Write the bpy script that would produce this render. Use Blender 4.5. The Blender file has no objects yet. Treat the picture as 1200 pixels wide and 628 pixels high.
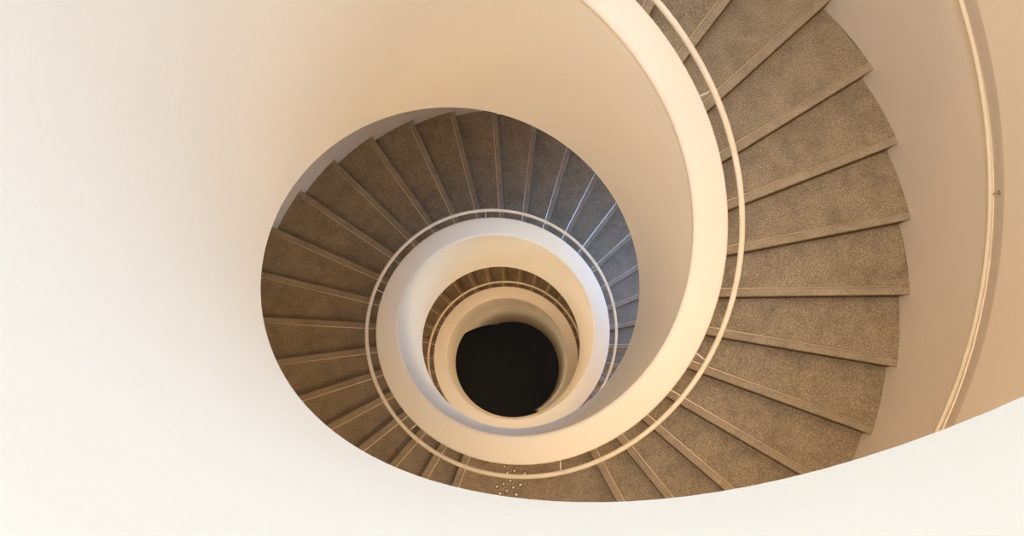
import bpy, bmesh, math, random
from mathutils import Vector, Matrix
PI = math.pi
random.seed(7)
scene = bpy.context.scene
C = scene.collection

# ------------------------------------------------------------------ measures
# The stair is laid out in units of the open well's radius; S turns that into metres.
# t is the angle walked down the stair (clockwise seen from above), Z0M lifts the lowest floor to z = 0.
S = 0.68
FLOOR = -13.5
P = 6.8884; rB = 1.0; rA = 1.2077; rE = 2.96
CAM = [-0.0372, -0.7883, 8.2966]; RX = 0.13587; RY = -0.00139; LF = 0.67357
hA = 3.0688; hAo = -0.0665; hC = 0.689; hD = 2.9731
T0, DT, GAP, RISE, Z0 = -0.55406, 0.1808, 0.85545, 0.2249, 1.49122
DZ = [0.586, 0.495, 0.399, 0.283, 0.162, -0.003, -0.158, -0.286, -0.375, -0.414, -0.391, -0.344, -0.288, -0.239, -0.221, -0.204, -0.175, -0.137, -0.076, -0.002, 0.078, 0.157, 0.224, 0.279, 0.33, 0.374]
DR = [0.003, -0.003, -0.009, -0.021, 0.013, 0.01, 0.004, -0.003, -0.006, -0.011, -0.008, 0.007, 0.02, 0.028, 0.013, -0.007, -0.019, -0.031, -0.028, -0.021, -0.008, 0.008, 0.014, 0.013, 0.012, 0.004]
DC = [0.019, 0.033, 0.047, 0.054, 0.062, 0.051, 0.04, 0.029, 0.007, -0.011, -0.023, -0.028, -0.031, -0.031, -0.033, -0.039, -0.043, -0.039, -0.03, -0.021, -0.013, -0.006, -0.002, 0.001, 0.003, 0.005]
K0 = -9*PI/4
def M(r, t, z):                      # stair coordinates -> metres
    return Vector((r*math.cos(t)*S, -r*math.sin(t)*S, (z-FLOOR)*S))

# ------------------------------------------------------------------ camera
cam_d = bpy.data.cameras.new('camera'); cam = bpy.data.objects.new('camera', cam_d); C.objects.link(cam)
cam_d.sensor_width = 36; cam_d.lens = 36*600*math.exp(LF)/1200
cam_d.clip_start = 0.01; cam_d.clip_end = 100
cam.matrix_world = Matrix.Translation(Vector((CAM[0]*S, CAM[1]*S, (CAM[2]-FLOOR)*S))) @ (Matrix.Rotation(RX, 4, 'X') @ Matrix.Rotation(RY, 4, 'Y'))
scene.camera = cam

# ------------------------------------------------------------------ light
vs = scene.view_settings
vs.view_transform = 'Standard'; vs.look = 'None'; vs.gamma = 1; vs.use_curve_mapping = False
vs.exposure = -0.04
w = bpy.data.worlds.new('sky'); scene.world = w; w.use_nodes = True
w.node_tree.nodes['Background'].inputs[0].default_value = (0.42, 0.64, 1.0, 1)
w.node_tree.nodes['Background'].inputs[1].default_value = 0.15

def area(name, r, t, z, sx, sy, power, color, target=None, down=False, spread=None):
    d = bpy.data.lights.new(name, 'AREA'); d.shape = 'RECTANGLE'; d.size = sx; d.size_y = sy
    d.energy = power; d.color = color
    if spread: d.spread = spread
    o = bpy.data.objects.new(name, d); C.objects.link(o)
    o.location = M(r, t, z)
    dirv = Vector((0, 0, -1)) if down else (M(*target)-o.location)
    o.rotation_euler = dirv.to_track_quat('-Z', 'Y').to_euler()
    return o
def point_fill(name, r, t, z, power, color, size=0.12):
    d = bpy.data.lights.new(name, 'POINT'); d.energy = power; d.color = color; d.shadow_soft_size = size
    o = bpy.data.objects.new(name, d); C.objects.link(o); o.location = M(r, t, z)

WARM = (1.0, .80, .55); NEUT = (1.0, .95, .86)
# daylight coming in through the two windows of the outer wall
area('daylight_upper_window', 3.05, -.50, 6.6, 1.4, 1.8, 14, (.42, .62, 1.0), target=(.9, PI/2, 6.5), spread=1.6)
area('daylight_upper_window', 3.25, -.50, 6.4, 1.5, 2.3, 31, (.80, .87, 1.0), target=(.6, -.5+PI, 5.6))
area('daylight_lower_window', 2.98, 5.95, -1.9, 1.3, 1.2, 21, (.19, .42, 1.0), target=(1.7, 5.95, -5.7), spread=1.6)
area('daylight_lower_window', 3.2, 5.85, -2.3, 1.2, 1.4, 7.5, (.72, .84, 1.0), target=(1.0, 3.3, -2.3), spread=1.3)
# added fill lights, no fixtures: over the well, under the flights, in the hall
area('well_fill', 0.9, -3.6, 13.2, 1.6, 1.6, 357, (.42, .62, 1.0), down=True)
point_fill('hall_fill', .35, 1.6, -10.6, 7.0, WARM)
FLIGHT_FILLS = [(1.6, 2.2, 14, NEUT), (2.6, 2.2, 18, WARM), (3.8, 2.2, 4, NEUT), (5.6, 2.5, 29, (.10, .35, 1.0)), (7.3, 2.2, 20, NEUT),  # unseen fill; the blue one adds window daylight on the treads
         (8.5, 2.2, 25, NEUT), (9.7, 2.2, 28, NEUT), (11.2, 2.2, 4, NEUT), (12.4, 2.2, 36, (1.0, .83, .62))]   # angle, radius, watts, colour
DOWN_FILLS = ((-.35, 2.2, 12, 2.7), (.5, 2.2, 3.0, 2.7), (1.0, 2.3, 3.5, 2.3), (1.5, 2.5, 10, 1.6))    # added warm fill: angle, radius, watts, radius aimed at

# ------------------------------------------------------------------ curves of the stair
def cub(v, t):
    u = (t-K0)/(PI/4); n = len(v); u = min(max(u, 0), n-1.001); i = int(math.floor(u)); f = u-i
    g = lambda j: v[min(max(j, 0), n-1)]
    p0, p1, p2, p3 = g(i-1), g(i), g(i+1), g(i+2)
    return .5*(2*p1+(p2-p0)*f+(2*p0-5*p1+4*p2-p3)*f*f+(3*p1-p0-3*p2+p3)*f**3)
def base(t): return -P*t/(2*PI)+cub(DZ, t)
def drr(t): return cub(DR, t)
def z_inner(t): return base(t)+hA                 # top of the balustrade, well side
def z_outer(t): return base(t)+hA+hAo             # top of the balustrade, stair side
def z_soffit(t): return base(t)+hC+cub(DC, t)     # underside of the stair
def z_rail(t): return base(t)+hD
def z_wrail(t):
    f = lambda u: 2.1287-1.3695*u+0.1787*u*u
    if t < -.6: return f(-.6)+1.10*(-.6-t)
    if t > .4: return f(.4)-1.10*(t-.4)
    return f(t)
def step(i):                                      # front edge of tread i: angle and height
    m, j = divmod(i, 31)
    return T0+2*PI*m+DT*j+(GAP-DT if j >= 10 else 0), Z0-RISE*i+.04*max(0, -i)+.03*max(0, i-38)
for (t, r, pw, col) in FLIGHT_FILLS:                     # the added flight fills sit a little below the flight above
    point_fill('flight_fill', r, t, z_soffit(t-2*PI)-(.8 if r > 2.4 else .35), pw, col)
for (t, r, pw, rt) in DOWN_FILLS:
    area('flight_fill_down', r, t, z_soffit(t-2*PI)-.45, .5, .5, pw, WARM, target=(rt, t, step(5)[1]-1.2*(t-.35)), spread=1.5)

# ------------------------------------------------------------------ materials
def mat(name):
    m = bpy.data.materials.new(name); m.use_nodes = True
    nt = m.node_tree; return m, nt, nt.nodes['Principled BSDF']
def noise(nt, scale, detail=4, rough=.6, vec=None, dist=0):
    n = nt.nodes.new('ShaderNodeTexNoise'); n.inputs['Scale'].default_value = scale
    n.inputs['Detail'].default_value = detail; n.inputs['Roughness'].default_value = rough; n.inputs['Distortion'].default_value = dist
    if vec is None:
        g = nt.nodes.new('ShaderNodeNewGeometry'); vec = g.outputs['Position']
    nt.links.new(vec, n.inputs['Vector']); return n.outputs['Fac']
def ramp(nt, fac, stops):
    r = nt.nodes.new('ShaderNodeValToRGB'); nt.links.new(fac, r.inputs[0])
    e = r.color_ramp.elements
    while len(e) < len(stops): e.new(.5)
    for el, (p, c) in zip(e, stops): el.position = p; el.color = (*c, 1)
    return r.outputs[0]
def mixc(nt, fac, a, b, mode='MIX'):
    m = nt.nodes.new('ShaderNodeMix'); m.data_type = 'RGBA'; m.blend_type = mode
    if hasattr(fac, 'is_linked'): nt.links.new(fac, m.inputs[0])
    else: m.inputs[0].default_value = fac
    for v, s in ((a, 6), (b, 7)):
        if hasattr(v, 'is_linked'): nt.links.new(v, m.inputs[s])
        else: m.inputs[s].default_value = (*v, 1)
    return m.outputs[2]
def bump(nt, bs, h, strength, dist=.002):
    b = nt.nodes.new('ShaderNodeBump'); b.inputs['Strength'].default_value = strength; b.inputs['Distance'].default_value = dist
    nt.links.new(h, b.inputs['Height']); nt.links.new(b.outputs[0], bs.inputs['Normal'])

def plaster(name, col, var=.022, rough=.75):
    m, nt, bs = mat(name)
    a = [max(0, c*(1-var)) for c in col]; b_ = [min(1, c*(1+var)) for c in col]
    a[2] *= .96
    c1 = ramp(nt, noise(nt, 2.2, 6, .65, dist=.6), ((.3, a), (.7, b_)))
    c2 = mixc(nt, .35, c1, ramp(nt, noise(nt, 60, 3, .6), ((.35, a), (.65, b_))))
    nt.links.new(c2, bs.inputs['Base Color']); bs.inputs['Roughness'].default_value = rough
    bs.inputs['Specular IOR Level'].default_value = .25
    bump(nt, bs, noise(nt, 160, 3, .6), .12, .001)
    return m
m_plaster = plaster('cream_plaster', (0.82, 0.74, 0.61))
m_wall = plaster('wall_plaster', (0.90, 0.75, 0.575), .025)
m_coping = plaster('coping_plaster', (0.76, 0.655, 0.505), .02)
m_band = plaster('recess_plaster', (0.80, 0.64, 0.47), .03)

def terrazzo(name, lo, mid, hi):
    m, nt, bs = mat(name)
    fine = noise(nt, 190, 3, .7); mid_n = noise(nt, 9, 5, .6, dist=.4)
    c = ramp(nt, fine, ((.32, lo), (.5, mid), (.68, hi)))
    stain = ramp(nt, mid_n, ((.3, (.76, .73, .69)), (.62, (1.07, 1.06, 1.04))))
    nt.links.new(mixc(nt, 1.0, c, stain, 'MULTIPLY'), bs.inputs['Base Color'])
    bs.inputs['Roughness'].default_value = .55; bs.inputs['Specular IOR Level'].default_value = .35
    bump(nt, bs, fine, .15, .0008)
    return m
m_tread = terrazzo('worn_terrazzo', (.118, .075, .036), (.262, .180, .094), (.47, .35, .198))
m_nosing = terrazzo('smooth_nosing', (.195, .134, .073), (.31, .22, .124), (.45, .34, .20))
m_riser = terrazzo('brown_riser_shade', (.050, .026, .013), (.080, .044, .022), (.12, .072, .04))  # brown darkened to hold the shadow under each nosing
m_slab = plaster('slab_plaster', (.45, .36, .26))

m_metal, nt, bs = mat('brass_strip')
bs.inputs['Base Color'].default_value = (.72, .59, .40, 1); bs.inputs['Metallic'].default_value = 1; bs.inputs['Roughness'].default_value = .34
m_rail, nt, bs = mat('cream_painted_steel')
nt.links.new(ramp(nt, noise(nt, 12, 3), ((.3, (.66, .54, .36)), (.7, (.72, .60, .42)))), bs.inputs['Base Color'])
bs.inputs['Roughness'].default_value = .35
m_bracket, nt, bs = mat('bracket_steel')
bs.inputs['Base Color'].default_value = (.66, .56, .42, 1); bs.inputs['Roughness'].default_value = .35; bs.inputs['Metallic'].default_value = .3
m_stud_shadow, nt, bs = mat('stud_shadow_ring')
bs.inputs['Base Color'].default_value = (.10, .065, .035, 1); bs.inputs['Roughness'].default_value = .45; bs.inputs['Metallic'].default_value = .4  # dark colour painted in as the shadow around each stud
m_wbracket, nt, bs = mat('brown_bracket_steel')
bs.inputs['Base Color'].default_value = (.34, .24, .14, 1); bs.inputs['Roughness'].default_value = .5
m_stud, nt, bs = mat('stud_metal')
bs.inputs['Base Color'].default_value = (.74, .62, .44, 1); bs.inputs['Metallic'].default_value = .85; bs.inputs['Roughness'].default_value = .3
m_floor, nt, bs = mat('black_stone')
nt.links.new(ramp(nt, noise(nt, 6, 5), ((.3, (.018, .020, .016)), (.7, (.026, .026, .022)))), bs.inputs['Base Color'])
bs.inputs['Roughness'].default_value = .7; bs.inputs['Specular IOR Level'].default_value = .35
m_frame, nt, bs = mat('window_frame_paint')
bs.inputs['Base Color'].default_value = (.55, .5, .42, 1); bs.inputs['Roughness'].default_value = .4
m_glass, nt, bs = mat('window_glass')
tr = nt.nodes.new('ShaderNodeBsdfTransparent'); gl = nt.nodes.new('ShaderNodeBsdfGlossy'); gl.inputs['Roughness'].default_value = .02
mx = nt.nodes.new('ShaderNodeMixShader'); mx.inputs[0].default_value = .06
nt.links.new(tr.outputs[0], mx.inputs[1]); nt.links.new(gl.outputs[0], mx.inputs[2]); nt.links.new(mx.outputs[0], nt.nodes['Material Output'].inputs[0])

# ------------------------------------------------------------------ object helpers
def obj(name, bm, m, parent=None, smooth=False, angle=None):
    bmesh.ops.recalc_face_normals(bm, faces=bm.faces[:])
    me = bpy.data.meshes.new(name); bm.to_mesh(me); bm.free()
    for f in me.polygons: f.use_smooth = smooth
    if smooth and angle is not None: me.set_sharp_from_angle(angle=angle)
    me.materials.append(m)
    o = bpy.data.objects.new(name, me); C.objects.link(o)
    if parent: o.parent = parent; o.matrix_parent_inverse = parent.matrix_world.inverted()
    return o
def thing(name, label, cat, loc=(0, 0, 0), group=None):
    o = bpy.data.objects.new(name, None); C.objects.link(o); o.location = loc; o.empty_display_size = .2
    o.matrix_world = Matrix.Translation(loc)
    o['label'] = label; o['category'] = cat
    if group: o['group'] = group
    return o
def struct(name, bm, m, parent=None, **k):
    o = obj(name, bm, m, parent, **k)
    if parent is None: o['kind'] = 'structure'
    return o
def loft(rings, closed=True, caps=True):         # rings of points -> skin
    bm = bmesh.new(); vr = [[bm.verts.new(p) for p in r] for r in rings]
    n = len(rings[0])
    for a, b_ in zip(vr, vr[1:]):
        for j in range(n if closed else n-1):
            k = (j+1) % n; bm.faces.new((a[j], a[k], b_[k], b_[j]))
    if closed and caps: bm.faces.new(vr[0]); bm.faces.new(vr[-1])
    return bm
def frange(a, b_, d):
    n = max(1, int(math.ceil((b_-a)/d))); return [a+(b_-a)*i/n for i in range(n+1)]
def tube(pts, rad, n=12):
    rings = []
    for i, p in enumerate(pts):
        d = (pts[min(i+1, len(pts)-1)]-pts[max(i-1, 0)]).normalized()
        up = Vector((0, 0, 1)) if abs(d.z) < .9 else Vector((1, 0, 0))
        a = d.cross(up).normalized(); b_ = d.cross(a).normalized()
        rings.append([p+a*rad*math.cos(2*PI*k/n)+b_*rad*math.sin(2*PI*k/n) for k in range(n)])
    return loft(rings)
def join(dst, src):
    me = bpy.data.meshes.new('t'); src.to_mesh(me); src.free(); dst.from_mesh(me); bpy.data.meshes.remove(me)

# ------------------------------------------------------------------ the setting
T_TOP, T_END = -8.0, 4.34*PI
# floor
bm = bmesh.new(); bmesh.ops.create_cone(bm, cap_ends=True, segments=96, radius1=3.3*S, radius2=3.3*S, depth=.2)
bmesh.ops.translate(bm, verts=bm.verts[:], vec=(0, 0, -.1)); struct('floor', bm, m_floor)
ZC = 13.5
bm = bmesh.new(); bmesh.ops.create_cone(bm, cap_ends=True, segments=96, radius1=3.3*S, radius2=3.3*S, depth=.2)
bmesh.ops.translate(bm, verts=bm.verts[:], vec=(0, 0, (ZC-FLOOR)*S+.1)); struct('ceiling', bm, m_wall)

# outer wall: swept down with the stair, with a shallow channel behind the wall handrail and two windows
WIN = [(5.45, 6.25, .45, 3.1), (-.92, -.08, 1.95, 5.3)]
def wall_bm():
    bm = bmesh.new()
    # rows are heights above z_wrail(t): lower lip, channel, upper lip, then up to the next turn's lower lip
    ts = sorted(set([round(x, 5) for x in frange(-9.2, 19.6, .06)]+[w_ for W in WIN for w_ in W[:2]]))
    cols = []
    rec = .009
    for t in ts:
        zr = z_wrail(t); up = z_wrail(t-2*PI)-.105
        rows = [(rE, zr-.105), (rE+rec, zr-.100), (rE+rec, zr+.036), (rE, zr+.046), (rE, zr+.45), (rE, zr+1.95), (rE, zr+3.1), (rE, zr+5.3), (rE, up)]
        cols.append([(r, t, min(max(z, FLOOR), ZC)) for r, z in rows])
    vc = [[bm.verts.new(M(*c)) for c in col] for col in cols]
    for i in range(len(ts)-1):
        for j in range(8):
            skip = False
            for (ta, tb, za, zb) in WIN:
                zz = [.046, .45, 1.95, 3.1, 5.3, 99]
                if j >= 3:
                    lo, hi = zz[j-3], zz[j-2]
                    if ts[i] >= ta-1e-4 and ts[i+1] <= tb+1e-4 and lo >= za-1e-4 and hi <= zb+1e-4: skip = True
            if skip: continue
            q = [vc[i][j], vc[i+1][j], vc[i+1][j+1], vc[i][j+1]]
            zs = [v.co.z for v in q]
            if max(zs)-min(zs) < 1e-5: continue
            bm.faces.new(q)
    bmesh.ops.remove_doubles(bm, verts=bm.verts[:], dist=1e-5)
    for f in bm.faces: f.material_index = 0
    return bm
bm = wall_bm()
wall = struct('wall_outer', bm, m_wall, smooth=True, angle=math.radians(25))
wall.data.materials.append(m_band)
for poly in wall.data.polygons:                  # the painted channel
    r = math.hypot(poly.center.x, poly.center.y)/S
    if r > rE+.0035: poly.material_index = 1

for n, (ta, tb, za, zb) in enumerate(WIN):
    # reveal and frame
    bm = bmesh.new()
    tt = frange(ta, tb, .08)
    def sweep(f0, f1, r0, r1, tts=tt):
        rings = [[M(r0, t, z_wrail(t)+f0), M(r1, t, z_wrail(t)+f0), M(r1, t, z_wrail(t)+f1), M(r0, t, z_wrail(t)+f1)] for t in tts]
        join(bm, loft(rings))
    sweep(za-.02, za+.06, rE, rE+.2); sweep(zb-.06, zb+.02, rE, rE+.2)
    for tm in (ta+.01, (ta+tb)/2, tb-.01): sweep(za, zb, rE+(0 if tm != (ta+tb)/2 else .08), rE+(.2 if tm != (ta+tb)/2 else .14), [tm-.012, tm+.012])
    fr = struct('window_%d' % (n+1), bm, m_frame)
    bm = loft([[M(rE+.10, t, z_wrail(t)+za), M(rE+.115, t, z_wrail(t)+za), M(rE+.115, t, z_wrail(t)+zb), M(rE+.10, t, z_wrail(t)+zb)] for t in tt])
    obj('glass_pane', bm, m_glass, fr)

# wall that closes the space under the last flight, down to the floor
rings = []
for t in frange(3.17*PI, 4.33*PI, .05):
    zt = z_soffit(t)+.02
    if zt < FLOOR+.02: break
    k = min(1, max(0, (t/PI-3.17)/.22)); zb = zt-.03+(FLOOR-zt+.03)*k
    a, b_ = rB+drr(t)+.002, rB+drr(t)+.16
    rings.append([M(a, t, zb), M(a, t, zt), M(b_, t, zt), M(b_, t, zb)])
bm = loft(rings)
struct('wall_inner', bm, m_plaster, smooth=True, angle=math.radians(40))

# ------------------------------------------------------------------ balustrade
bal = thing('balustrade', 'thick cream plaster balustrade wall spiralling down around the open well', 'balustrade', (0, 0, 0))
ts = frange(T_TOP, T_END, .045)
COP = .055                                        # depth of the coping's rounded cap
def zc(z): return max(z, FLOOR+.002)
rings = []
for t in ts:
    a, b_ = rB+drr(t), rA+drr(t); zi, zo = z_inner(t), z_outer(t)
    zs = zc(z_soffit(t)); 
    rings.append([M(a, t, zs), M(a, t, zc(zi-COP)), M(b_, t, zc(zo-COP)), M(b_, t, zs)])
obj('wall_body', loft(rings), m_plaster, bal, smooth=True, angle=math.radians(40))
rings = []
for t in ts:
    a, b_ = rB+drr(t), rA+drr(t); zi, zo = z_inner(t), z_outer(t); R_ = .03; r2 = .016
    pts = [(a, zi-COP), (a-.003, zi-COP+.004), (a-.003, zi-R_)]
    for k in range(1, 5):
        th = k/5*PI/2; pts.append((a-.003+R_*(1-math.cos(th)), zi-R_*(1-math.sin(th))))
    pts += [(a+R_, zi), (b_-r2, zo+.003), (b_-r2*.3, zo-r2*.3), (b_, zo-r2), (b_, zo-COP)]
    rings.append([M(r, t, zc(z)) for r, z in pts])
obj('coping', loft(rings), m_coping, bal, smooth=True, angle=math.radians(50))

# ------------------------------------------------------------------ staircase
st = thing('spiral_staircase', 'winding staircase of worn brown terrazzo treads between balustrade and curved wall', 'staircase', (0, 0, 0))
RI = rA-.03                                       # treads run a little into the balustrade
def tread_top(t):                                 # height of the tread that covers angle t
    i = int((t-T0)//DT)-12
    while step(i)[0] < t-1e-6: i += 1
    return step(i)[1]
# slab under the treads
rings = []
for t in frange(-8.0, T_END-.02, .05):
    zt = min(tread_top(t-.08), tread_top(t+.1))-RISE*.9
    zb = zc(z_soffit(t)); zt = max(zt, zb+.02)
    rings.append([M(RI-.01, t, zb), M(rE, t, zb), M(rE, t, zt), M(RI-.01, t, zt)])
obj('underside_slab', loft(rings), m_slab, st)

G0, G1, GD = .054, .069, .010                     # groove of the nosing strip, back from the front edge
def tread_bm(i, land=False):
    t1, z = step(i); t0 = step(i-1)[0]
    back = lambda r: t0-.035/r
    h = RISE*1.02
    def prof(r):
        F = lambda d: t1-d/r
        n = 4 if not land else 14
        e = r > 0
        top = [(F(.014), z-h), (F(.014), z-.044), (F(.003), z-.042), (F(0), z-.036), (F(0), z-.008), (F(.0025), z-.0025), (F(.008), z), (F(G0), z), (F(G0), z-GD), (F(G1), z-GD), (F(G1), z)]
        fa = F(G1+.01); tb = back(r)
        top += [(fa+(tb-fa)*k/n, z) for k in range(n+1)]
        top += [(tb, z-.06)]
        top += [(tb+(F(.06)-tb)*k/n, z-h) for k in range(n)]
        return [M(r, a, zz) for a, zz in top]
    return loft([prof(r) for r in (RI, rA+.3, 2.3, rE)])
def strip_bm(i):
    t1, z = step(i)
    def prof(r):
        F = lambda d: t1-d/r; a, b_ = G0+.004, G1-.002
        return [M(r, F(a), z-GD+.0005), M(r, F(b_), z-GD+.0005), M(r, F(b_), z), M(r, F((a+b_)/2), z+.0015), M(r, F(a), z)]
    return loft([prof(r) for r in (RI+.001, 2.0, rE-.055)])
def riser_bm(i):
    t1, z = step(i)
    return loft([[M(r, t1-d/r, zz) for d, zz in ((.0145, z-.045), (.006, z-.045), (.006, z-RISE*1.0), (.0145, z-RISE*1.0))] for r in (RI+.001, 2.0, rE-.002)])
N_LAST = max(i for i in range(60, 100) if step(i)[1] > FLOOR+.1)
for i in range(-25, N_LAST+1):
    land = (i % 31) == 10
    tr_ = obj('landing' if land else 'tread', tread_bm(i, land), m_tread, st)
    tr_.data.materials.append(m_nosing); npf = len(tr_.data.vertices)//4
    for f in list(tr_.data.polygons)[:3*npf]:
        if 1 <= f.index % npf <= 6: f.material_index = 1
    obj('nosing_strip', strip_bm(i), m_metal, tr_)
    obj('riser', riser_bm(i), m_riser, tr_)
    if i == 10:
        landing = tr_; landing['label'] = 'long landing slab set with tactile metal studs'
STUDS = [(1.33, 1.6395), (1.362, 1.5735), (1.382, 1.6188), (1.389, 1.5071), (1.422, 1.6611), (1.425, 1.5522), (1.449, 1.5983),
         (1.479, 1.6386), (1.484, 1.5377), (1.508, 1.6765), (1.508, 1.5788), (1.536, 1.6179), (1.564, 1.6552), (1.569, 1.5617), (1.601, 1.5990)]
zl = step(10)[1]
stud0 = None
for (r, t) in STUDS:
    p = M(r, t, zl)
    if stud0 is None:
        bm = bmesh.new(); n = 16
        prof = [(.0140, -.001), (.0140, .0006), (.0120, .0012), (.0092, .0012), (.0086, .0046), (.0060, .0066), (.0028, .0074)]
        vr = [[bm.verts.new((a*math.cos(2*PI*k/n), a*math.sin(2*PI*k/n), z)) for k in range(n)] for a, z in prof]
        for a, b_ in zip(vr, vr[1:]):
            for k in range(n): bm.faces.new((a[k], a[(k+1) % n], b_[(k+1) % n], b_[k]))
        bm.faces.new(vr[-1]); bm.faces.new(vr[0])
        stud0 = o = obj('tactile_stud', bm, m_stud, landing, smooth=True, angle=math.radians(50))
        o.data.materials.append(m_stud_shadow)  # collar faces carry the painted shadow ring
        for f in o.data.polygons:
            if math.hypot(f.center.x, f.center.y) > .0086 and f.center.z < .0020: f.material_index = 1
    else:
        o = stud0.copy(); C.objects.link(o); o.parent = landing
    o.location = p

# ------------------------------------------------------------------ handrails
hr = thing('handrail', 'slim cream steel handrail following the stair side of the spiral balustrade', 'handrail', (0, 0, 0))
RD = rA+0.0839
obj('rail', tube([M(RD+drr(t), t, z_rail(t)) for t in frange(-6.1, T_END, .04)], .0115), m_rail, hr, smooth=True)
for t in (-5.95, -4.9, -3.85, -2.8, -1.75, -.70, .40, 1.31, 2.27, 3.34, 4.46, 5.59, 6.65, 7.7, 8.75, 9.8, 10.85, 11.9, 12.9):
    r0, r1 = rA+drr(t), RD+drr(t); z = z_rail(t)
    pts = [M(r0-.01, t, z-.045), M(r0+.028, t+.004, z-.045), M(r0+.055, t+.010, z-.052), M(r1-.006, t+.012, z-.046), M(r1, t+.012, z-.010)]
    bm = tube(pts, .0032, 8)
    obj('bracket', bm, m_bracket, hr, smooth=True)
wr = thing('handrail', 'thin pale handrail fixed along the curved outer wall', 'handrail', (0, 0, 0))
obj('rail', tube([M(rE-.065, t, z_wrail(t)) for t in frange(-6.0, T_END-.3, .04)], .0105), m_rail, wr, smooth=True)
for t in (-4.83, -3.66, -2.5, -1.33, -.165, 1.0, 2.15, 3.3, 4.45, 6.85, 8.0, 9.15, 10.3, 11.45):
    z = z_wrail(t)
    bm = tube([M(rE+.016, t, z-.03), M(rE-.03, t, z-.032), M(rE-.062, t, z-.028), M(rE-.065, t, z-.008)], .0035, 8)
    bm2 = tube([M(rE+.017, t, z-.03), M(rE+.006, t, z-.03)], .009, 12); join(bm, bm2)
    obj('bracket', bm, m_wbracket, wr, smooth=True)
